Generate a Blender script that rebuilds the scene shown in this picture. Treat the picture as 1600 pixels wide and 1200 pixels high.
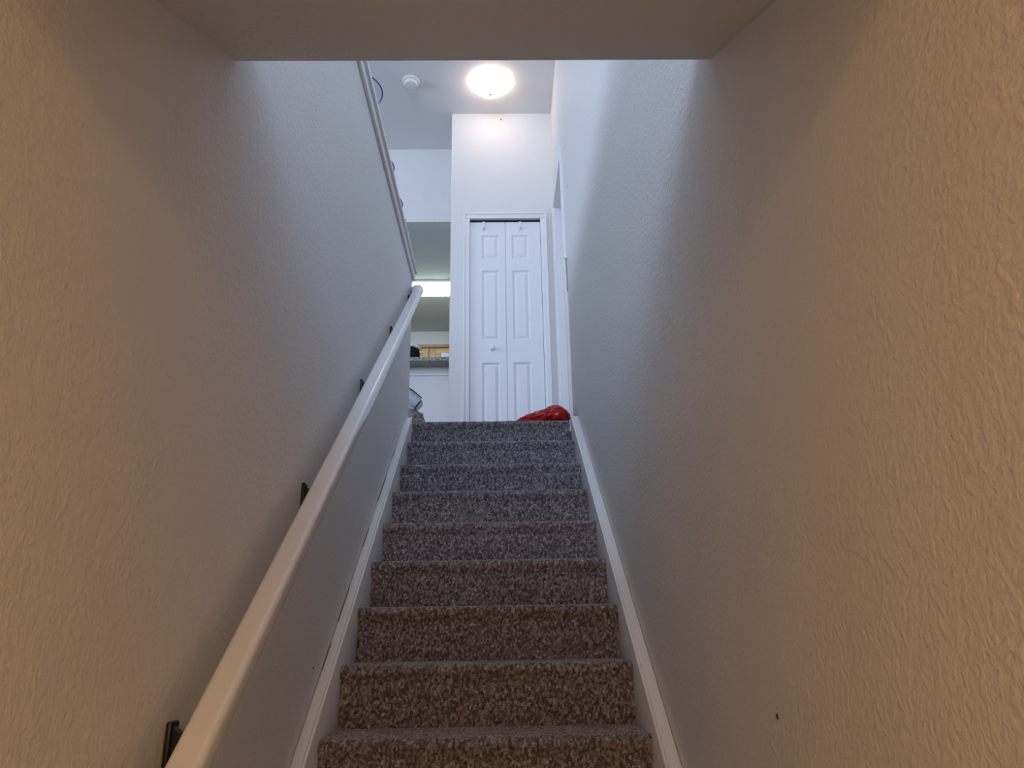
import bpy, bmesh, math, random
import numpy as np
from mathutils import Matrix, Vector, noise

for o in list(bpy.data.objects):
    bpy.data.objects.remove(o)
scene = bpy.context.scene
COL = scene.collection
random.seed(4)
rng = np.random.default_rng(7)

# ------------------------------------------------------------------ camera
# z = 0 is one riser below the lowest step in view; stairs climb along +Y
FPX, PITCH, YAW, ROLL = 1159.456, 0.3238, 0.01803, -0.01609
CAM = Vector((0.04948, -2.08672, 0.47704))
fw = Vector((math.sin(YAW)*math.cos(PITCH), math.cos(YAW)*math.cos(PITCH), math.sin(PITCH)))
r0 = Vector((math.cos(YAW), -math.sin(YAW), 0))
u0 = r0.cross(fw)
rt = r0*math.cos(ROLL) + u0*math.sin(ROLL)
up = u0*math.cos(ROLL) - r0*math.sin(ROLL)
cd = bpy.data.cameras.new('camera')
cam = bpy.data.objects.new('camera', cd)
COL.objects.link(cam)
M = Matrix((rt, up, -fw)).transposed().to_4x4()
M.translation = CAM
cam.matrix_world = M
cd.sensor_fit = 'HORIZONTAL'
cd.sensor_width = 36.0
cd.lens = FPX/1600*36
cd.clip_start = 0.02
scene.camera = cam

# ------------------------------------------------------------------ light
LAMP_UP = 8.5        # ceiling dome at the head of the stairs
LAMP_FOYER = 182.0      # ceiling dome in the foyer behind the camera
TUBE = 7.0            # kitchen fluorescent
DAY = 120.0           # daylight through the living room window
DAY_ADDED = 175.0     # added daylight from behind the camera, lifts the stairwell walls
wd = bpy.data.worlds.new('world')
scene.world = wd
wd.use_nodes = True
wd.node_tree.nodes['Background'].inputs[0].default_value = (0.55, 0.72, 1.0, 1)
wd.node_tree.nodes['Background'].inputs[1].default_value = 0.6
def daylight(loc, rot, sx, sy, energy):
    al = bpy.data.lights.new('daylight_panel', 'AREA')
    al.shape = 'RECTANGLE'
    al.size, al.size_y = sx, sy
    al.energy = energy
    al.color = (0.58, 0.73, 1.0)
    ao = bpy.data.objects.new('daylight_panel', al)
    COL.objects.link(ao)
    ao.location = loc
    ao.rotation_euler = rot
daylight((-4.97, .9, 3.4), (0, -math.pi/2, 0), 1.7, 2.4, DAY)
daylight((-.65, -4.09, 3.3), (math.pi/2, 0, 0), 2.4, 2.2, DAY_ADDED)  # added panel brightening stair walls and risers; no known window here
vs = scene.view_settings
vs.view_transform = 'Standard'
vs.look = 'None'
vs.gamma = 1.0
vs.use_curve_mapping = False
vs.exposure = 0.0

# ------------------------------------------------------------------ materials
def mat(name, col, rough=0.6, spec=0.3, bump=None, coat=0.0, emit=None, var=None, alpha=1.0, metal=0.0, trans=0.0):
    m = bpy.data.materials.new(name)
    m.use_nodes = True
    nt = m.node_tree
    b = nt.nodes['Principled BSDF']
    b.inputs['Base Color'].default_value = (*col, 1)
    b.inputs['Roughness'].default_value = rough
    b.inputs['Specular IOR Level'].default_value = spec
    b.inputs['Coat Weight'].default_value = coat
    b.inputs['Metallic'].default_value = metal
    b.inputs['Alpha'].default_value = alpha
    b.inputs['Transmission Weight'].default_value = trans
    if emit:
        b.inputs['Emission Color'].default_value = (*emit[0], 1)
        b.inputs['Emission Strength'].default_value = emit[1]
    tc = nt.nodes.new('ShaderNodeTexCoord')
    if var:
        sc, c2, det = var
        n = nt.nodes.new('ShaderNodeTexNoise')
        n.inputs['Scale'].default_value = sc
        n.inputs['Detail'].default_value = det
        nt.links.new(tc.outputs['Object'], n.inputs['Vector'])
        rp = nt.nodes.new('ShaderNodeValToRGB')
        rp.color_ramp.elements[0].position = 0.35
        rp.color_ramp.elements[1].position = 0.65
        rp.color_ramp.elements[0].color = (*col, 1)
        rp.color_ramp.elements[1].color = (*c2, 1)
        nt.links.new(n.outputs['Fac'], rp.inputs['Fac'])
        nt.links.new(rp.outputs['Color'], b.inputs['Base Color'])
    if bump:
        kind, sc, strength, dist = bump
        if kind == 'peel':        # sprayed orange-peel / knock-down plaster
            n1 = nt.nodes.new('ShaderNodeTexNoise')
            n1.inputs['Scale'].default_value = sc
            n1.inputs['Detail'].default_value = 3
            n1.inputs['Roughness'].default_value = 0.55
            nt.links.new(tc.outputs['Object'], n1.inputs['Vector'])
            r1 = nt.nodes.new('ShaderNodeValToRGB')
            r1.color_ramp.elements[0].position = 0.42
            r1.color_ramp.elements[1].position = 0.62
            nt.links.new(n1.outputs['Fac'], r1.inputs['Fac'])
            src = r1.outputs['Color']
        else:
            n1 = nt.nodes.new('ShaderNodeTexNoise')
            n1.inputs['Scale'].default_value = sc
            n1.inputs['Detail'].default_value = 4
            nt.links.new(tc.outputs['Object'], n1.inputs['Vector'])
            src = n1.outputs['Fac']
        bp = nt.nodes.new('ShaderNodeBump')
        bp.inputs['Strength'].default_value = strength
        bp.inputs['Distance'].default_value = dist
        nt.links.new(src, bp.inputs['Height'])
        nt.links.new(bp.outputs['Normal'], b.inputs['Normal'])
    return m

PLASTER = mat('plaster_paint', (0.74, 0.72, 0.70), 0.62, 0.3, ('peel', 78, 0.46, 0.0016))
CEIL = mat('ceiling_paint', (0.74, 0.73, 0.72), 0.8, 0.2, ('noise', 130, 0.5, 0.0022))
POPCORN = mat('kitchen_ceiling_texture', (0.70, 0.71, 0.69), 0.9, 0.1, ('noise', 90, 0.9, 0.006))
TRIM = mat('white_trim_paint', (0.80, 0.79, 0.78), 0.38, 0.4, ('noise', 25, 0.08, 0.001))
RAILP = mat('white_rail_gloss', (0.80, 0.78, 0.77), 0.22, 0.5, ('noise', 14, 0.05, 0.001), coat=0.25)
DOORP = mat('white_door_paint', (0.80, 0.79, 0.80), 0.42, 0.4, ('noise', 60, 0.06, 0.0006))
BLACK = mat('black_iron', (0.008, 0.008, 0.009), 0.45, 0.4, ('noise', 80, 0.1, 0.0005))
TRACK = mat('dark_track', (0.012, 0.013, 0.02), 0.5, 0.3, ('noise', 80, 0.1, 0.0005))
PLASTIC = mat('white_plastic', (0.80, 0.78, 0.72), 0.4, 0.4, ('noise', 60, 0.03, 0.0004))
KNOB = mat('porcelain_white', (0.82, 0.82, 0.80), 0.18, 0.5, ('noise', 60, 0.02, 0.0004))
DOMEL = mat('lit_glass_dome', (0.9, 0.88, 0.85), 0.3, 0.3, ('noise', 60, 0.02, 0.0004), emit=((1.0, 0.80, 0.66), LAMP_UP))
DOMEF = mat('lit_glass_dome_foyer', (0.9, 0.88, 0.85), 0.3, 0.3, ('noise', 60, 0.02, 0.0004), emit=((1.0, 0.62, 0.30), LAMP_FOYER))
TUBEM = mat('lit_acrylic_diffuser', (0.9, 0.9, 0.88), 0.4, 0.3, ('noise', 60, 0.02, 0.0004), emit=((0.80, 1.0, 0.86), TUBE))
BRASS = mat('fixture_metal', (0.55, 0.50, 0.45), 0.35, 0.5, ('noise', 60, 0.02, 0.0004), metal=0.6)
REDP = mat('red_plastic_film', (0.50, 0.012, 0.010), 0.30, 0.5, ('noise', 26, 0.6, 0.006), var=(18, (0.30, 0.005, 0.006), 3))
TAUPE = mat('taupe_plastic_film', (0.30, 0.26, 0.25), 0.32, 0.5, ('noise', 22, 0.8, 0.008), var=(12, (0.16, 0.13, 0.12), 3))
FILM = mat('pale_blue_film', (0.62, 0.74, 0.80), 0.22, 0.5, ('noise', 24, 0.8, 0.006), var=(16, (0.40, 0.50, 0.56), 3))
NAVY = mat('navy_print', (0.015, 0.02, 0.05), 0.35, 0.4, ('noise', 60, 0.05, 0.0004))
BLUEG = mat('blue_glass_rim', (0.03, 0.07, 0.30), 0.15, 0.5, ('noise', 30, 0.05, 0.0004))
GLASS = mat('clear_glass', (0.86, 0.94, 1.0), 0.03, 0.5, ('noise', 30, 0.02, 0.0004), trans=0.95, alpha=0.35)
WOOD = mat('maple_cabinet', (0.62, 0.42, 0.22), 0.45, 0.35, ('noise', 40, 0.1, 0.001), var=(9, (0.50, 0.31, 0.15), 4))
WOODD = mat('cabinet_crown_wood', (0.42, 0.22, 0.12), 0.45, 0.35, ('noise', 40, 0.1, 0.001), var=(9, (0.32, 0.16, 0.08), 4))
GRAN = mat('speckled_granite', (0.46, 0.42, 0.34), 0.3, 0.5, ('noise', 70, 0.05, 0.0005), var=(90, (0.03, 0.028, 0.025), 5))
PAPER = mat('white_paper', (0.82, 0.81, 0.79), 0.8, 0.2, ('noise', 60, 0.3, 0.002))
BLACKF = mat('black_fabric', (0.006, 0.006, 0.008), 0.8, 0.2, ('noise', 90, 0.4, 0.002))
GREYC = mat('grey_cord', (0.20, 0.20, 0.21), 0.6, 0.3, ('noise', 200, 0.3, 0.0006))
SCUFF = mat('dark_scuff', (0.10, 0.085, 0.08), 0.9, 0.1, ('noise', 200, 0.3, 0.0004))
CRACK = mat('caulk_crack', (0.16, 0.13, 0.13), 0.9, 0.1, ('noise', 200, 0.3, 0.0004))
FLOORT = mat('foyer_tile', (0.52, 0.47, 0.40), 0.4, 0.4, ('noise', 12, 0.1, 0.001), var=(5, (0.46, 0.41, 0.35), 4))

def carpet_material():
    m = bpy.data.materials.new('speckled_loop_carpet')
    m.use_nodes = True
    nt = m.node_tree
    b = nt.nodes['Principled BSDF']
    b.inputs['Roughness'].default_value = 0.95
    b.inputs['Specular IOR Level'].default_value = 0.08
    b.inputs['Sheen Weight'].default_value = 0.3
    at = nt.nodes.new('ShaderNodeAttribute')
    at.attribute_name = 'yarn'
    tc = nt.nodes.new('ShaderNodeTexCoord')
    n = nt.nodes.new('ShaderNodeTexNoise')
    n.inputs['Scale'].default_value = 420
    n.inputs['Detail'].default_value = 2
    nt.links.new(tc.outputs['Object'], n.inputs['Vector'])
    mp = nt.nodes.new('ShaderNodeMapRange')
    mp.inputs[1].default_value = 0.3
    mp.inputs[2].default_value = 0.7
    mp.inputs[3].default_value = 0.4
    mp.inputs[4].default_value = 1.5
    nt.links.new(n.outputs['Fac'], mp.inputs[0])
    mx = nt.nodes.new('ShaderNodeMix')
    mx.data_type = 'RGBA'
    mx.blend_type = 'MULTIPLY'
    mx.inputs[0].default_value = 1.0
    nt.links.new(at.outputs['Color'], mx.inputs[6])
    nt.links.new(mp.outputs[0], mx.inputs[7])
    nt.links.new(mx.outputs[2], b.inputs['Base Color'])
    return m
CARPET = carpet_material()
CARPETF = mat('speckled_carpet_floor', (0.22, 0.19, 0.18), 0.95, 0.08, ('noise', 160, 1.0, 0.006), var=(150, (0.08, 0.065, 0.06), 2))

# ------------------------------------------------------------------ helpers
BASE = {}
def link(name, me, m, parent=None):
    o = bpy.data.objects.new(name, me)
    if m is not None and not me.materials:
        me.materials.append(m)
    COL.objects.link(o)
    if parent is not None:
        o.parent = parent
        off = parent.location if parent.parent is None else Vector((0, 0, 0))
        o.matrix_parent_inverse = Matrix.Translation(-off)
    return o

def thing(name, label, cat, loc, group=None, kind=None):
    o = bpy.data.objects.new(name, None)
    o.empty_display_size = 0.05
    COL.objects.link(o)
    o.location = loc
    if kind:
        o['kind'] = kind
    tag(o, label, cat, group)
    return o

def tag(o, label=None, cat=None, group=None, kind=None):
    if label: o['label'] = label
    if cat: o['category'] = cat
    if group: o['group'] = group
    if kind: o['kind'] = kind
    return o

def bm_box(bm, lo, hi, bev=0.0, seg=2):
    c = [(a+b)/2 for a, b in zip(lo, hi)]
    d = bmesh.ops.create_cube(bm, size=1.0)
    vs_ = d['verts']
    for v in vs_:
        v.co = Vector((c[0]+v.co.x*(hi[0]-lo[0]), c[1]+v.co.y*(hi[1]-lo[1]), c[2]+v.co.z*(hi[2]-lo[2])))
    if bev > 0:
        es = set()
        for v in vs_:
            es.update(v.link_edges)
        bmesh.ops.bevel(bm, geom=list(es), offset=bev, segments=seg, profile=0.5, affect='EDGES')

def done(bm, name, m, parent=None, smooth=False):
    bmesh.ops.recalc_face_normals(bm, faces=bm.faces[:])
    me = bpy.data.meshes.new(name)
    bm.to_mesh(me)
    bm.free()
    if smooth:
        me.shade_smooth()
        me.set_sharp_from_angle(angle=math.radians(40))
    return link(name, me, m, parent)

def box(name, lo, hi, m, parent=None, bev=0.0, seg=2):
    bm = bmesh.new()
    bm_box(bm, lo, hi, bev, seg)
    return done(bm, name, m, parent, smooth=bev > 0)

def boxes(name, lst, m, parent=None, bev=0.0):
    bm = bmesh.new()
    for lo, hi in lst:
        bm_box(bm, lo, hi, bev)
    return done(bm, name, m, parent, smooth=bev > 0)

def prism_x(name, prof, x0, x1, m, parent=None, bev=0.0):
    """profile in (y, z), extruded along x"""
    bm = bmesh.new()
    a = [bm.verts.new((x0, y, z)) for y, z in prof]
    b = [bm.verts.new((x1, y, z)) for y, z in prof]
    n = len(prof)
    bm.faces.new(a)
    bm.faces.new(b[::-1])
    for i in range(n):
        bm.faces.new((a[i], b[i], b[(i+1) % n], a[(i+1) % n]))
    if bev:
        bmesh.ops.bevel(bm, geom=bm.edges[:], offset=bev, segments=2, profile=0.5, affect='EDGES')
    return done(bm, name, m, parent, smooth=bev > 0)

def lathe(bm, prof, c, axis='z', n=48, sign=1):
    """prof: (radius, height) pairs, revolved round an axis through c"""
    rings = []
    for r, h in prof:
        ring = []
        for i in range(n):
            a = 2*math.pi*i/n
            p, q = r*math.cos(a), r*math.sin(a)
            if axis == 'z': co = (c[0]+p, c[1]+q, c[2]+sign*h)
            elif axis == 'y': co = (c[0]+p, c[1]+sign*h, c[2]+q)
            else: co = (c[0]+sign*h, c[1]+p, c[2]+q)
            ring.append(bm.verts.new(co))
        rings.append(ring)
    for A, B in zip(rings, rings[1:]):
        for i in range(n):
            bm.faces.new((A[i], A[(i+1) % n], B[(i+1) % n], B[i]))
    bm.faces.new(rings[0])
    bm.faces.new(rings[-1][::-1])

def lathe_obj(name, prof, c, m, parent=None, axis='z', n=48, sign=1):
    bm = bmesh.new()
    lathe(bm, prof, c, axis, n, sign)
    return done(bm, name, m, parent, smooth=True)

def sweep(bm, pts, section, upv=Vector((0, 0, 1))):
    """section: list of (side, up) offsets swept along pts"""
    pts = [Vector(p) for p in pts]
    rings = []
    for i, p in enumerate(pts):
        a = pts[max(i-1, 0)]
        b = pts[min(i+1, len(pts)-1)]
        t = (b-a).normalized()
        s = t.cross(upv)
        if s.length < 1e-4:
            s = Vector((1, 0, 0))
        s.normalize()
        u = s.cross(t).normalized()
        # widen at the mitres
        k = 1.0
        if 0 < i < len(pts)-1:
            c = (pts[i]-a).normalized().dot((b-pts[i]).normalized())
            k = 1/max(0.5, math.sqrt((1+c)/2))
        rings.append([bm.verts.new(p+s*x*k+u*z) for x, z in section])
    n = len(section)
    for A, B in zip(rings, rings[1:]):
        for i in range(n):
            bm.faces.new((A[i], A[(i+1) % n], B[(i+1) % n], B[i]))
    bm.faces.new(rings[0][::-1])
    bm.faces.new(rings[-1])

def circle(r, n=10):
    return [(r*math.cos(2*math.pi*i/n), r*math.sin(2*math.pi*i/n)) for i in range(n)]

def tube(name, pts, r, m, parent=None, n=8):
    bm = bmesh.new()
    sweep(bm, pts, circle(r, n), Vector((0.13, 0.2, 0.97)))
    return done(bm, name, m, parent, smooth=True)

def blob(name, m, fn, nu=64, nv=40, parent=None):
    """closed lumpy surface, fn(u in 0..2pi, v in 0..pi) -> point"""
    bm = bmesh.new()
    rows = []
    for j in range(nv+1):
        v = math.pi*j/nv
        if j in (0, nv):
            rows.append([bm.verts.new(fn(0, v))])
        else:
            rows.append([bm.verts.new(fn(2*math.pi*i/nu, v)) for i in range(nu)])
    for j in range(nv):
        A, B = rows[j], rows[j+1]
        for i in range(nu):
            k = (i+1) % nu
            if len(A) == 1: bm.faces.new((A[0], B[k], B[i]))
            elif len(B) == 1: bm.faces.new((A[i], A[k], B[0]))
            else: bm.faces.new((A[i], A[k], B[k], B[i]))
    return done(bm, name, m, parent, smooth=True)

# ------------------------------------------------------------------ dimensions
T, R = 0.25541, 0.19            # tread, riser
HW = 0.4785                     # half width of the carpet
XL, XR = -0.52, 0.525           # stairwell walls
FL = -6*R                       # foyer floor
LZ = 9*R                        # landing floor
CZ = 4.82                       # upper ceiling
SLOPE = math.atan2(R, T)
YC = 3.36                       # closet wall
YK = 3.863                      # kitchen bar wall
XC = -0.342                     # left end of closet wall

# ------------------------------------------------------------------ structure
S = 'structure'
tag(box('wall_left', (XL-.12, -1.59, FL), (XL, 2.37, 2.757), PLASTER), 'textured off-white stairwell half wall carrying the handrail', None, kind=S)
DO0, DO1, DOZ = 2.575, 3.265, 3.81          # side doorway
tag(boxes('wall_right', [((XR, -1.75, FL), (XR+.12, DO0, CZ)), ((XR, DO0, DOZ), (XR+.12, DO1, CZ)),
                         ((XR, DO1, LZ-.02), (XR+.12, YC+.12, CZ)), ((XR, DO0, FL), (XR+.12, DO1, LZ-.02))], PLASTER),
    'tall textured off-white stairwell wall without handrail', None, kind=S)
SY, SZ, HZ = -0.76, 1.677, 1.215            # far edge of sloped soffit, header underside
HY = SY-(SZ-HZ)/0.545
tag(prism_x('ceiling_sloped', [(HY-.16, HZ), (HY, HZ), (SY, SZ), (SY, 1.80), (HY-.16, 1.80)], XL, XR, PLASTER),
    'sloped soffit over the foot of the stairs', None, kind=S)
OX0, OX1, OZ = -.182, .405, LZ+2.052        # closet opening
tag(boxes('wall_closet', [((XC, YC, LZ), (OX0-.012, YC+.1, CZ)), ((OX1+.012, YC, LZ), (XR, YC+.1, CZ)), ((OX0-.012, YC, OZ+.012), (OX1+.012, YC+.1, CZ)),
                          ((XC, YC+.1, LZ), (XC+.1, 6.57, CZ)), ((XC+.1, YC+.75, LZ), (XR+.12, YC+.85, CZ))], PLASTER),
    'white wall with the closet opening at the head of the stairs', None, kind=S)
tag(box('ceiling', (-5.12, -4.12, CZ), (XR+.12, 6.57, CZ+.1), CEIL), 'white upper ceiling over the stairs', None, kind=S)
tag(boxes('floor', [((-5.12, -4.12, LZ-.2), (XL-.12, 6.57, LZ)), ((XL-.12, 9*T+.26, LZ-.2), (XR+.12, 6.57, LZ)),
                    ((XL-.12, -4.12, LZ-.03), (XR+.12, HY-.16, LZ))], CARPETF), 'carpeted upper floor', None, kind=S)
tag(box('floor_foyer', (-1.3, -4.6, FL-.1), (1.3, -6*T+.2, FL), FLOORT), 'tiled foyer floor', None, kind=S)
tag(box('ceiling_foyer', (-1.3, -4.6, HZ+.12), (1.3, HY-.16, HZ+.2), CEIL), 'white foyer ceiling', None, kind=S)
tag(boxes('wall_foyer', [((-1.4, -4.6, FL), (-1.3, HY-.16, HZ+.2)), ((1.3, -4.6, FL), (1.4, HY-.16, HZ+.2)), ((-1.4, -4.7, FL), (1.4, -4.6, HZ+.2)),
                         ((-1.4, HY-.16, FL), (XL, HY, HZ+.2)), ((XR+.12, HY-.16, FL), (1.4, HY, HZ+.2))], PLASTER), 'off-white foyer walls', None, kind=S)
# living room shell beyond the half wall
tag(boxes('wall_living', [((-5.12, -4.12, LZ), (-5, -.4, CZ)), ((-5.12, 2.2, LZ), (-5, 6.57, CZ)), ((-5.12, -.4, LZ), (-5, 2.2, 2.45)), ((-5.12, -.4, 4.35), (-5, 2.2, CZ)),
                          ((-5.12, -4.24, LZ), (-1.95, -4.12, CZ)), ((-1.95, -4.24, LZ), (XR+.12, -4.12, 2.1)), ((-1.95, -4.24, 4.5), (XR+.12, -4.12, CZ)), ((XR, -4.12, LZ), (XR+.12, -1.75, CZ))], PLASTER), 'white living room walls', None, kind=S)
w1 = thing('window_1', 'white framed living room window', None, (-5.06, .9, 2.45), kind=S)
for nm, lo, hi in [('window_frame', (-5.1, -.4, 2.45), (-5.02, -.34, 4.35)), ('window_frame', (-5.1, 2.14, 2.45), (-5.02, 2.2, 4.35)),
                   ('window_frame', (-5.1, -.34, 2.45), (-5.02, 2.14, 2.51)), ('window_frame', (-5.1, -.34, 4.29), (-5.02, 2.14, 4.35)),
                   ('mullion', (-5.09, .87, 2.51), (-5.03, .93, 4.29))]:
    box(nm, lo, hi, TRIM, w1, .004)
for a, b in ((-.34, .87), (.93, 2.14)):
    box('pane', (-5.07, a, 2.51), (-5.06, b, 4.29), GLASS, w1)
w2 = thing('added_window', 'made-up white framed window out of view, added to light the stairwell', None, (-.65, -4.18, 2.1), kind=S)  # invented unseen window, frames the added daylight panel
for nm, lo, hi in [('window_frame', (-1.95, -4.22, 2.1), (-1.89, -4.14, 4.5)), ('window_frame', (.59, -4.22, 2.1), (.65, -4.14, 4.5)),
                   ('window_frame', (-1.89, -4.22, 2.1), (.59, -4.14, 2.16)), ('window_frame', (-1.89, -4.22, 4.44), (.59, -4.14, 4.5)),
                   ('mullion', (-.68, -4.21, 2.16), (-.62, -4.15, 4.44))]:
    box(nm, lo, hi, TRIM, w2, .004)
for a, b in ((-1.89, -.68), (-.62, .59)):
    box('pane', (a, -4.19, 2.16), (b, -4.18, 4.44), GLASS, w2)
# kitchen shell
KZ = 4.04
tag(box('wall_kitchen_header', (-5, YK, KZ), (XC, YK+.12, CZ), PLASTER), 'white header wall above the kitchen opening', None, kind=S)
tag(box('wall_bar', (-3.2, YK, LZ), (XC, YK+.12, 2.63), PLASTER), 'white half wall under the granite bar', None, kind=S)
tag(box('trim_1', (-3.2, YK-.012, 2.555), (XC, YK, 2.575), TRIM, None, .003), 'slim white trim line below the granite bar', None, kind=S)
tag(box('ceiling_kitchen', (-5, YK+.12, KZ), (XC, 6.45, KZ+.06), POPCORN), 'rough textured low kitchen ceiling', None, kind=S)
tag(box('wall_kitchen', (-5, 6.45, LZ), (XC, 6.57, CZ), PLASTER), 'pale wall at the back of the kitchen', None, kind=S)

# half wall ledge: apron moulding under an overhanging cap
tr = thing('trim_2', 'white ledge capping the half wall of the stairs', None, (XL, .8, 2.70), kind=S)
LT = 2.781
box('cap_board', (XL-.148, SY+.001, 2.757), (XL+.029, 2.395, LT), TRIM, tr, .005, 3)
bm = bmesh.new()
bm_box(bm, (XL, SY+.001, 2.707), (XL+.016, 2.372, 2.757), .004)
bm_box(bm, (XL-.12, 2.37, 2.707), (XL+.016, 2.384, 2.757), .004)
done(bm, 'apron_moulding', TRIM, tr, True)

# ------------------------------------------------------------------ staircase
st = thing('staircase', 'straight flight of steps in brown-grey speckled loop carpet between white skirts', 'staircase', (0, -6*T, FL))
PAL = np.array([(.055, .042, .040), (.12, .098, .092), (.21, .18, .17), (.26, .235, .225), (.33, .31, .30), (.17, .115, .085), (.16, .17, .185), (.09, .07, .066)])
PW = np.array([.20, .24, .24, .12, .04, .05, .05, .06])
PW = PW/PW.sum()

def step_mesh(k, dx, ds):
    """carpeted step: riser, rounded nosing and tread with looped pile as relief"""
    y0, z0, zt = k*T, (k-1)*R, k*R
    ov, rad = .012, .019
    P = []
    yr = y0+ov
    P += [(yr, z0-.004), (yr, zt-2*rad-.012)]
    for i in range(9):                      # roll of the nosing
        a = math.pi*(1.0 - i/8.0*.5)
        P.append((y0+rad+rad*math.cos(a), zt-rad+rad*math.sin(a)))
    P.append((y0+T+ov+.012, zt))
    P = np.array(P)
    seg = np.hypot(*np.diff(P, axis=0).T)
    cum = np.concatenate([[0], np.cumsum(seg)])
    ns = int(cum[-1]/ds)
    s = np.linspace(0, cum[-1], ns)
    py, pz = np.interp(s, cum, P[:, 0]), np.interp(s, cum, P[:, 1])
    ty, tz = np.gradient(py), np.gradient(pz)
    ln = np.hypot(ty, tz)
    ny, nz = -tz/ln, ty/ln
    nx = int(2*HW/dx)
    x = np.linspace(-HW, HW, nx)
    ii, jj = np.meshgrid(np.arange(nx), np.arange(ns), indexing='ij')
    off = rng.integers(0, 3, nx//2+2)
    ci, cj = ii//2, (jj+off[ii//2])//3
    rnd = rng.random((nx//2+2, ns//3+4))
    h = rnd[ci, cj]*(.45+.55*(ii % 2)) + .35*rng.random((nx, ns))
    h = h*.0060
    # soft patches where the pile leans
    jx = rng.normal(0, .0008, (nx, ns))
    jx[0] = jx[-1] = 0
    X = x[:, None]+jx
    Y = py[None]+ny[None]*h
    Z = pz[None]+nz[None]*h
    idx = rng.choice(len(PAL), p=PW, size=(nx//2+2, ns//3+4))
    c = 1.38*(.82*PAL[idx[ci, cj]]+.18*PAL[rng.choice(len(PAL), p=PW, size=(nx, ns))])*(.5+.85*rng.random((nx, ns)))[..., None]
    c = (c*.75+c.mean(-1, keepdims=True)*.25)*np.array((.97, .96, 1.06))
    V = np.stack([X, Y, Z], -1).reshape(-1, 3)
    base = len(V)
    g = (np.arange(nx-1)[:, None]*ns+np.arange(ns-1)[None]).reshape(-1)
    Q = np.stack([g, g+ns, g+ns+1, g+1], -1)
    # body under the carpet: a plain closed block
    yb = y0+T+ov+.03
    blk = np.array([(sx*HW, yy, zz) for sx in (-1, 1) for yy, zz in ((yr+.001, z0-.004), (yr+.001, zt-.012), (yb, zt-.012), (yb, z0-.004))])
    bq = np.array([(0, 1, 2, 3), (7, 6, 5, 4), (0, 4, 5, 1), (1, 5, 6, 2), (2, 6, 7, 3), (3, 7, 4, 0)])+base
    V = np.concatenate([V, blk])
    Q = np.concatenate([Q, bq])
    cc = np.concatenate([c.reshape(-1, 3), np.tile(PAL[1], (8, 1))])
    cc = np.concatenate([cc, np.ones((len(cc), 1))], 1).astype(np.float32)
    me = bpy.data.meshes.new('step')
    me.vertices.add(len(V))
    me.vertices.foreach_set('co', V.astype(np.float32).ravel())
    me.loops.add(len(Q)*4)
    me.loops.foreach_set('vertex_index', Q.astype(np.int32).ravel())
    me.polygons.add(len(Q))
    me.polygons.foreach_set('loop_start', np.arange(0, len(Q)*4, 4, dtype=np.int32))
    me.polygons.foreach_set('loop_total', np.full(len(Q), 4, dtype=np.int32))
    me.update()
    a = me.color_attributes.new('yarn', 'FLOAT_COLOR', 'POINT')
    a.data.foreach_set('color', cc.ravel())
    me.polygons.foreach_set('use_smooth', np.ones(len(Q), dtype=bool))
    me.validate()
    return me

for k in range(-5, 10):
    d = (.003, .0031) if k >= 1 else (.012, .012)
    link('step', step_mesh(k, *d), CARPET, st)

# skirt boards along both walls
ca, sa = math.cos(SLOPE), math.sin(SLOPE)
def slope_pt(s, p):      # s along the nosing line, p perpendicular to it
    return (s*ca-p*sa, s*sa+p*ca)
YE = 2.225
for sx, wall in ((-1, XL), (1, XR)):
    xi = sx*HW
    pr = [slope_pt(-1.93, .05)]
    zt_ = pr[0][1]+(YE-pr[0][0])*math.tan(SLOPE)
    pr.append((YE, zt_))
    pr.append((YE, zt_-.34))
    lo = slope_pt(-1.93, -.22)
    pr.append(lo)
    sk = prism_x('skirt_board', pr, xi, wall-sx*.0008, TRIM, st, .004)
    # rounded bead along the top inner edge
    a, b = slope_pt(-1.92, .0505), (YE-.004, zt_-.002)
    bm = bmesh.new()
    sweep(bm, [(xi+sx*.005, a[0], a[1]), (xi+sx*.005, b[0], b[1])], circle(.0055, 10))
    done(bm, 'bead', TRIM, sk, True)
    if sx < 0:           # crack in the caulk where the skirt meets the wall
        for y_, l_ in ((.02, .07), (.42, .10), (.62, .16), (1.02, .12), (1.35, .2), (1.75, .08)):
            zz = pr[0][1]+(y_-pr[0][0])*math.tan(SLOPE)
            z2 = zz+l_*math.tan(SLOPE)
            tube('caulk_crack', [(wall+.0030, y_, zz+.0015), (wall+.0030, y_+l_, z2+.0015)], .0013, CRACK, sk, 6)
    else:
        pass

# ------------------------------------------------------------------ handrail
hr = thing('handrail', 'white painted wooden handrail on black iron brackets', 'handrail', (-.44, -1.45, -.2))
def rx(y): return -.440-.020*(y+.83)/3.075                 # the rail closes in on the wall a little
def rz(y): return .292+(y+.83)*(2.606-.292)/3.075          # rail top
YR = 2.245
W2, H2, rr = .0285, .024, .013
sec = []
for cx, cz, a0 in ((W2-rr, H2-rr, 0), (-W2+rr, H2-rr, 90), (-W2+rr, -H2+rr, 180), (W2-rr, -H2+rr, 270)):
    for i in range(6):
        a = math.radians(a0+i*18)
        sec.append((cx+rr*math.cos(a), cz+rr*math.sin(a)))
bm = bmesh.new()
ra = math.atan2(2.606-.292, 3.075)
dz = H2/math.cos(ra)
sweep(bm, [(rx(-1.45), -1.45, rz(-1.45)-dz), (rx(YR), YR, rz(YR)-dz)], sec)
done(bm, 'rail', RAILP, hr, True)
bm = bmesh.new()
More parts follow.
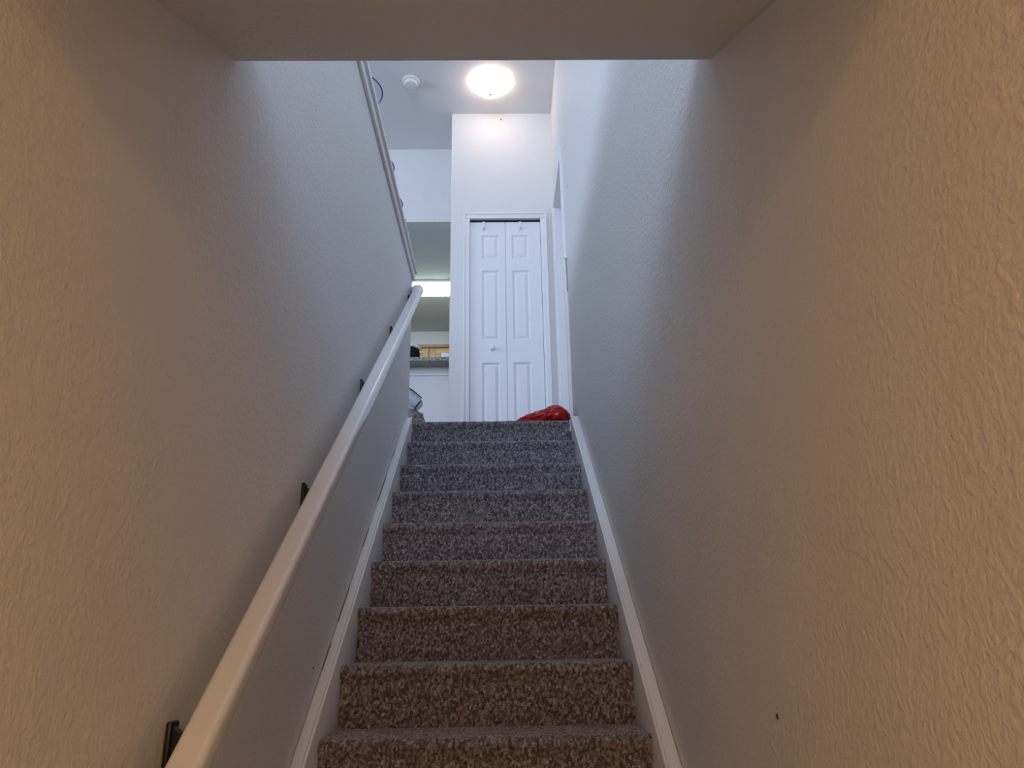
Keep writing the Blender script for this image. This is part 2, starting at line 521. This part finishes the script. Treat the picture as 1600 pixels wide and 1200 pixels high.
sweep(bm, [(XL, YR+.068, rz(YR)-.004), (XL+.02, YR+.055, rz(YR)-.008), (rx(YR)-.02, YR-.006, rz(YR)-.026), (rx(YR)+.01, YR-.02, rz(YR)-.030)], [(-.02, -.02), (.02, -.02), (.02, .014), (.014, .02), (-.014, .02), (-.02, .014)])
done(bm, 'wall_return', RAILP, hr, True)
for y in (-1.42, -.69, .045, .815, 1.528, 2.19):
    RX = rx(y)
    zr = rz(y)-2*dz
    zw = zr-.006
    bm = bmesh.new()
    bm_box(bm, (XL, y-.018, zw-.062), (XL+.010, y+.018, zw+.012), .004)
    br = done(bm, 'bracket', BLACK, hr, True)
    # curved web reaching out under the rail
    bm = bmesh.new()
    prof = [(XL+.006, zw-.056), (XL+.006, zw+.006), (XL+.020, zw-.006), (XL+.040, zw-.004), (RX-.004, zw+.008), (RX+.004, zw+.006), (RX-.004, zw-.008), (XL+.048, zw-.026), (XL+.024, zw-.044)]
    A = [bm.verts.new((px, y-.009, pz)) for px, pz in prof]
    B = [bm.verts.new((px, y+.009, pz)) for px, pz in prof]
    bm.faces.new(A)
    bm.faces.new(B[::-1])
    for i in range(len(prof)):
        k = (i+1) % len(prof)
        bm.faces.new((A[i], B[i], B[k], A[k]))
    done(bm, 'arm', BLACK, br)
    bm = bmesh.new()
    sweep(bm, [(RX, y-.035, rz(y-.035)-2*dz-.002), (RX, y+.035, rz(y+.035)-2*dz-.002)], [(-.016, -.003), (.016, -.003), (.016, .004), (-.016, .004)])
    done(bm, 'saddle_plate', BLACK, br)
    bm = bmesh.new()
    lathe(bm, [(.008, 0), (.008, .004), (.004, .007)], (XL+.009, y, zw-.05), 'x', 12)
    done(bm, 'screw', BLACK, br, True)

# ------------------------------------------------------------------ closet with bifold doors
d1 = thing('door_1', 'white bifold closet door with raised panels and moulded casing', None, (.11, YC, LZ), kind=S)
CW = .052
def casing(name, lo, hi, parent, axis):
    """flat casing with a stepped outer back-band"""
    bm = bmesh.new()
    bm_box(bm, lo, hi, .004)
    return done(bm, name, TRIM, parent, True)
for x0, x1 in ((OX0-CW, OX0), (OX1, OX1+CW)):
    c = casing('casing', (x0, YC-.014, LZ), (x1, YC+.004, OZ), d1, 'z')
    o0 = x0 if x0 < 0 else x1-.014
    box('back_band', (o0, YC-.021, LZ), (o0+.014, YC-.012, OZ+CW), TRIM, c, .003)
c = casing('casing', (OX0-CW, YC-.014, OZ), (OX1+CW, YC+.004, OZ+CW), d1, 'x')
box('back_band', (OX0-CW+.014, YC-.021, OZ+CW-.014), (OX1+CW-.014, YC-.012, OZ+CW), TRIM, c, .003)
for x0, x1 in ((OX0-.012, OX0), (OX1, OX1+.012)):
    box('jamb', (x0, YC+.002, LZ), (x1, YC+.1, OZ), TRIM, d1)
box('jamb', (OX0-.012, YC+.002, OZ), (OX1+.012, YC+.1, OZ+.012), TRIM, d1)
box('track', (OX0+.001, YC+.018, OZ-.018), (OX1-.001, YC+.045, OZ-.0005), TRACK, d1)

LY0, LY1 = YC+.012, YC+.045     # leaf front and back
def leaf(x0, x1, px0, px1):
    zt = LZ+2.028
    zs = [(LZ+.18, LZ+.777), (LZ+.967, LZ+1.580), (LZ+1.686, LZ+1.907)]
    bm = bmesh.new()
    bm_box(bm, (x0, LY0, LZ+.012), (px0, LY1, zt))
    bm_box(bm, (px1, LY0, LZ+.012), (x1, LY1, zt))
    lv = [LZ+.012]+[z for p in zs for z in p]+[zt]
    for i in range(0, len(lv), 2):
        bm_box(bm, (px0, LY0, lv[i]), (px1, LY1, lv[i+1]))
    lf = done(bm, 'door_leaf', DOORP, d1)
    for z0, z1 in zs:
        bm = bmesh.new()
        rings = []
        # sticking slopes in, flat groove, bevel back out to a raised field
        for ins, dep in ((0, 0), (.012, .011), (.017, .011), (.036, .002), (.039, .0015)):
            rings.append([bm.verts.new((x, LY0+dep, z)) for x, z in ((px0+ins, z0+ins), (px1-ins, z0+ins), (px1-ins, z1-ins), (px0+ins, z1-ins))])
        for A, B in zip(rings, rings[1:]):
            for i in range(4):
                bm.faces.new((A[i], A[(i+1) % 4], B[(i+1) % 4], B[i]))
        bm.faces.new(rings[-1])
        bk = [bm.verts.new((x, LY1-.004, z)) for x, z in ((px0, z0), (px1, z0), (px1, z1), (px0, z1))]
        bm.faces.new(bk[::-1])
        for i in range(4):
            bm.faces.new((rings[0][i], bk[i], bk[(i+1) % 4], rings[0][(i+1) % 4]))
        done(bm, 'panel', DOORP, lf)
    return lf
lf = leaf(-.179, .1095, -.085, .057)
lathe_obj('knob', [(.010, 0), (.008, .012), (.014, .018), (.0195, .024), (.0195, .031), (.014, .037), (.004, .039)], (.001, LY0, LZ+.897), KNOB, lf, 'y', 28, -1)
leaf(.1125, .402, .163, .304)
# hooks hung over the leaves
for i, x in enumerate((-.068, .236)):
    h = thing('over_door_hook', ('small white hook hung over the closet leaf with the knob', 'small white hook hung over the closet leaf without knob')[i], 'hook', (x, LY0-.004, LZ+1.955), 'hooks over the closet doors')
    bm = bmesh.new()
    bm_box(bm, (x-.012, LY0-.005, LZ+1.962), (x+.012, LY0-.0008, LZ+2.033), .0015)
    bm_box(bm, (x-.012, LY0-.005, LZ+2.0288), (x+.012, LY1+.004, LZ+2.033), .0015)
    done(bm, 'strap', PLASTIC, h, True)
    bm = bmesh.new()
    sweep(bm, [(x, LY0-.004, LZ+1.985), (x, LY0-.012, LZ+1.962), (x, LY0-.024, LZ+1.956), (x, LY0-.034, LZ+1.968)], circle(.007, 10), Vector((1, 0, 0)))
    done(bm, 'hook_arm', PLASTIC, h, True)

# ------------------------------------------------------------------ doorway in the right wall
d2 = thing('door_2', 'white side door frame at the head of the stairs', None, (XR, 2.9, LZ), kind=S)
for y0, y1 in ((DO0-.058, DO0-.004), (DO1+.004, DO1+.058)):
    box('casing', (XR-.016, y0, LZ), (XR+.002, y1, DOZ+.004), TRIM, d2, .004)
    o0 = y0 if y0 < 2.9 else y1-.014
    box('back_band', (XR-.022, o0, LZ), (XR-.012, o0+.014, DOZ+.06), TRIM, d2, .003)
box('casing', (XR-.016, DO0-.058, DOZ+.005), (XR+.002, DO1+.058, DOZ+.058), TRIM, d2, .004)
for y0, y1 in ((DO0, DO0+.016), (DO1-.016, DO1)):
    box('jamb', (XR, y0, LZ), (XR+.12, y1, DOZ), TRIM, d2)
box('jamb', (XR, DO0+.016, DOZ-.016), (XR+.12, DO1-.016, DOZ), TRIM, d2)
for lo, hi in (((XR+.05, DO0+.016, LZ), (XR+.078, DO0+.028, DOZ-.016)), ((XR+.05, DO1-.028, LZ), (XR+.078, DO1-.016, DOZ-.016)), ((XR+.05, DO0+.028, DOZ-.028), (XR+.078, DO1-.028, DOZ-.016))):
    box('door_stop', lo, hi, TRIM, d2, .002)
box('door_leaf', (XR+.079, DO0+.018, LZ+.01), (XR+.115, DO1-.018, DOZ-.018), DOORP, d2, .002)

# ------------------------------------------------------------------ ceiling fittings
def dome(name, label, c, r, drop, m, metal):
    t = thing(name, label, 'ceiling light', c)
    lathe_obj('mounting_plate', [(r*.62, 0), (r*.66, .004), (r*.66, .018), (r*.6, .022)], c, metal, t, 'z', 48, -1)
    prof = [(r*.92, .006), (r*.985, .010), (r, .020), (r*.97, .034), (r*.88, .048), (r*.76, .056), (r*.70, .062)]
    for i in range(1, 11):
        a = math.pi/2*i/10
        prof.append((max(r*.68*math.cos(a), .012), .066+(drop-.066)*math.sin(a)))
    sh = lathe_obj('glass_shade', prof, c, m, t, 'z', 56, -1)
    lathe_obj('finial', [(.010, drop-.002), (.012, drop+.006), (.006, drop+.016), (.002, drop+.018)], c, metal, t, 'z', 20, -1)
    return t
dome('ceiling_light', 'lit frosted dome ceiling light above the closet', (.003, 2.955, CZ), .165, .125, DOMEL, BRASS)
dome('ceiling_light', 'lit frosted dome ceiling light in the foyer', (0, -3.9, HZ+.12), .15, .10, DOMEF, BRASS)
sd = thing('smoke_detector', 'round white smoke detector on the ceiling near the dome light', 'smoke detector', (-.655, 2.945, CZ))
lathe_obj('base_plate', [(.070, 0), (.072, .006), (.071, .016), (.066, .019)], (-.655, 2.945, CZ), PLASTIC, sd, 'z', 40, -1)
bd = lathe_obj('body', [(.050, .018), (.054, .022), (.055, .036), (.050, .045), (.036, .049), (.004, .050)], (-.655, 2.945, CZ), PLASTIC, sd, 'z', 40, -1)
lathe_obj('test_button', [(.009, .048), (.009, .052), (.003, .053)], (-.64, 2.93, CZ), PLASTIC, bd, 'z', 16, -1)

# ------------------------------------------------------------------ kitchen
tag(box('bar_counter', (-3.2, YK-.165, 2.63), (XC-.001, YK+.30, 2.664), GRAN, None, .006, 3), 'speckled granite bar top on the white half wall', 'counter')
CT = 2.664
kl = thing('fluorescent_light', 'long lit fluorescent fixture on the kitchen ceiling', 'ceiling light', (-1.05, 5.17, KZ))
box('housing', (-1.68, 5.03, KZ-.022), (-.42, 5.31, KZ), TRIM, kl, .003)
bm = bmesh.new()
sec2 = []
for i in range(13):
    a = math.pi*i/12
    sec2.append((.115*math.copysign(abs(math.cos(a))**.55, math.cos(a)), -.02-.075*math.sin(a)**.6))
sweep(bm, [(-1.66, 5.17, KZ), (-.44, 5.17, KZ)], sec2)
done(bm, 'diffuser', TUBEM, kl, True)
for x in (-1.68, -.44):
    box('end_cap', (x, 5.045, KZ-.1), (x+.02, 5.295, KZ-.021), PLASTIC, kl, .003)
def cabinet(x0, x1, label):
    z0, z1, y0 = 2.95, 3.70, 6.13
    t = thing('wall_cabinet', label, 'cabinet', ((x0+x1)/2, 6.45, z0))
    box('body', (x0, y0, z0), (x1, 6.45, z1), WOOD, t, .002)
    f = boxes('door', [((x0+.012, y0-.02, z0+.01), (x0+.07, y0-.001, z1-.03)), ((x1-.07, y0-.02, z0+.01), (x1-.012, y0-.001, z1-.03)),
                       ((x0+.07, y0-.02, z0+.01), (x1-.07, y0-.001, z0+.07)), ((x0+.07, y0-.02, z1-.085), (x1-.07, y0-.001, z1-.03))], WOOD, t, .002)
    box('door_panel', (x0+.07, y0-.010, z0+.07), (x1-.07, y0-.001, z1-.085), WOOD, f)
    lathe_obj('knob', [(.006, 0), (.006, .012), (.014, .02), (.012, .027), (.003, .029)], (x1-.04, y0-.02, z0+.09), BRASS, f, 'y', 16, -1)
    box('crown_moulding', (x0, y0-.03, z1-.006), (x1, 6.45, z1+.03), WOODD, t, .004)
cabinet(-.772, XC-.004, 'maple wall cabinet next to the closet corner, seen over the bar')
cabinet(-1.21, -.776, 'maple wall cabinet behind the black bag on the bar')

def nz(x, y, z, s=1.0, off=0.0):
    return noise.noise(Vector((x*s+off, y*s+off*1.7, z*s-off)))
# black bag with white tissue on the bar
bg = thing('black_bag', 'small black bag topped with white tissue on the granite bar', 'bag', (-.69, 3.86, CT))
def f_bag(u, v):
    x, y, z = math.sin(v)*math.cos(u), math.sin(v)*math.sin(u), math.cos(v)
    sx = math.copysign(abs(x)**.6, x); sy = math.copysign(abs(y)**.6, y); sz = math.copysign(abs(z)**.5, z)
    k = 1+.06*nz(x, y, z, 3.0, 2)
    top = .5+.5*sz
    return (-.69+.062*sx*k, 3.86+.05*sy*k, CT+(.150+(-.02*sx))*top)
blob('bag_body', BLACKF, f_bag, 40, 24, bg)
def f_tis(u, v):
    x, y, z = math.sin(v)*math.cos(u), math.sin(v)*math.sin(u), math.cos(v)
    k = 1+.35*nz(x, y, z, 4.0, 5)
    return (-.685+.066*x*k, 3.855+.05*y*k, CT+.156-.024*x+.017*z*k+.01*nz(x, y, z, 7, 1))
blob('tissue', PAPER, f_tis, 48, 20, bg)
pr = thing('paper_roll', 'short white paper roll lying on the granite bar', 'paper roll', (-.40, 3.80, CT))
lathe_obj('roll', [(.034, 0), (.036, .003), (.036, .075), (.034, .078)], (-.436, 3.80, CT+.036), PAPER, pr, 'x', 32)
lathe_obj('core', [(.012, -.002), (.012, .0805)], (-.436, 3.80, CT+.036), TAUPE, pr, 'x', 20)

# ------------------------------------------------------------------ bags on the landing
def f_red(u, v):
    x, y, z = math.sin(v)*math.cos(u), math.sin(v)*math.sin(u), math.cos(v)
    s = .5+.5*x
    px = .155+.345*s
    hgt = np.interp(px, [.15, .20, .26, .32, .36, .40, .44, .47, .50], [.055, .072, .083, .096, .112, .126, .130, .124, .090])
    wid = np.interp(s, [0, .5, .8, 1], [.06, .10, .14, .12])
    zz = max(0.0, .5+.62*z)
    cr = nz(x, y, z, 3.2, 3)
    k = 1+.16*cr
    rd = math.sin(v)
    return (min(px+.008*nz(x, y, z, 5, 1), XR-.018), 2.47+wid*y*k, LZ+.0085+min(hgt*min(1, zz**.8)*(1+.07*nz(x, y, z, 6, 8)), .14))
rb = thing('red_plastic_bag', 'crumpled red plastic bag on the landing by the tall wall', 'bag', (.34, 2.47, LZ))
blob('bag_body', REDP, f_red, 96, 56, rb)
tube('handle', [(.20, 2.52, LZ+.034), (.15, 2.53, LZ+.028), (.11, 2.56, LZ+.022), (.12, 2.60, LZ+.02), (.19, 2.58, LZ+.026)], .009, REDP, rb, 10)

gb = thing('plastic_bag', 'full taupe plastic bag on the landing at the end of the half wall', 'bag', (-.60, 2.76, LZ))
def f_tb(u, v):
    x, y, z = math.sin(v)*math.cos(u), math.sin(v)*math.sin(u), math.cos(v)
    t_ = .5+.5*z
    tap = np.interp(t_, [0, .12, .5, .8, 1], [.8, 1.0, .98, .80, .5])
    rr_ = tap*(math.hypot(x, y)/max(math.sin(v), 1e-3)) if v not in (0, math.pi) else 0
    a = u
    fold = .10*math.sin(7*a+3*t_)*t_ + .16*nz(x, y, z, 3.5, 11)
    q = tap*(1+fold)*min(1, math.sin(v)*3)
    return (-.595+.150*q*math.cos(a), 2.76+.13*q*math.sin(a), LZ+.002+.212*t_*(1+.05*nz(x, y, z, 5, 4)))
blob('bag_body', TAUPE, f_tb, 72, 40, gb)
pk = thing('film_package', 'pale blue film wrapped package on top of the taupe bag', 'package', (-.585, 2.77, LZ+.2))
C0 = Vector((-.552, 2.77, LZ+.290))
rotp = Matrix.Rotation(math.radians(40), 3, 'Y')
bm = bmesh.new()
bm_box(bm, (-.075, -.07, -.042), (.075, .07, .042), .018, 3)
bmesh.ops.subdivide_edges(bm, edges=bm.edges[:], cuts=2, use_grid_fill=True)
for v in bm.verts:
    n_ = nz(*v.co, 22, 3)*.008
    v.co = C0+rotp @ (v.co*(1+n_/.06))
done(bm, 'wrapped_body', FILM, pk, True)
for a, b in (((-.045, -.072, .042), (.066, -.072, .042)), ((.076, -.070, .026), (.076, -.070, -.034)), ((-.076, -.070, .030), (-.076, -.070, -.02))):
    pa, pb = C0+rotp @ Vector(a), C0+rotp @ Vector(b)
    tube('printed_edge', [pa, (pa+pb)/2+Vector((0, -.003, .002)), pb], .0042, NAVY, pk, 8)

# ------------------------------------------------------------------ ledge items, cord, marks
for cx, cy, lb in ((-.592, .66, 'clear glass plate with blue rim reaching well past the half wall ledge'),
                   (-.6175, 1.23, 'clear glass plate with blue rim just level with the ledge edge, middle of three'),
                   (-.6175, 1.58, 'clear glass plate with blue rim on the ledge, next to the crumpled film')):
    gp = thing('glass_plate', lb, 'plate', (cx, cy, LT), 'glass plates on the half wall ledge')
    lathe_obj('plate_body', [(.075, .001), (.080, .001), (.125, .011), (.128, .014), (.122, .014), (.078, .006), (.07, .005)], (cx, cy, LT), GLASS, gp, 'z', 56)
    bm = bmesh.new()
    sweep(bm, [(cx+.129*math.cos(2*math.pi*i/56), cy+.129*math.sin(2*math.pi*i/56), LT+.0135) for i in range(57)], circle(.003, 8))
    done(bm, 'blue_rim', BLUEG, gp, True)
cp = thing('crumpled_film', 'strip of crumpled white film on the ledge end', 'film', (XL+.01, 2.0, LT))
bm = bmesh.new()
g = [[bm.verts.new((XL-.03+.0585*i/8, 1.75+.6*j/50, LT+.003+(.06*abs(nz(i*.6, j*.40, 0, 1, 2)) if i in (7, 8) else .02*abs(nz(i*.6, j*.45, 0, 1, 2))))) for i in range(9)] for j in range(51)]
for j in range(50):
    for i in range(8):
        bm.faces.new((g[j][i], g[j][i+1], g[j+1][i+1], g[j+1][i]))
bmesh.ops.solidify(bm, geom=bm.faces[:], thickness=.002)
done(bm, 'sheet', PAPER, cp, True)

hk = thing('hanging_cord', 'thin grey cord looped on a small hook beside the side door', 'cord', (XR-.01, 2.40, 2.72))
hy = 2.40
tube('cord_loop', [(XR-.012, hy+.02, 2.64), (XR-.012, hy+.018, 2.74), (XR-.013, hy+.012, 2.83), (XR-.016, hy, 2.862), (XR-.02, hy-.04, 2.858), (XR-.022, hy-.055, 2.83), (XR-.02, hy-.05, 2.79)], .0035, GREYC, hk, 8)
bm = bmesh.new()
sweep(bm, [(XR, hy-.005, 2.875), (XR-.016, hy-.005, 2.868), (XR-.028, hy-.005, 2.872), (XR-.03, hy-.005, 2.884)], circle(.003, 8), Vector((0, 1, 0)))
done(bm, 'hook', BRASS, hk, True)

def mark(loc, axis, r, label):
    o = lathe_obj('nail', [(r*.6, -.004), (r, .0008), (r*.9, .0016), (r*.3, .002)], loc, SCUFF, None, axis[0], 12, axis[1])
    tag(o, label, 'nail')
mark((.089, YC, 4.758), ('y', -1), .007, 'small nail high on the white wall above the closet doors')
mark((XR, -.692, .333), ('x', -1), .005, 'small nail low in the tall wall, well clear of the skirt')
mark((XL, .31, .386), ('x', 1), .004, 'small nail low in the half wall above the skirt')
mark((XR, 2.234, 3.332), ('x', -1), .006, 'small nail in the tall wall above the hanging cord')
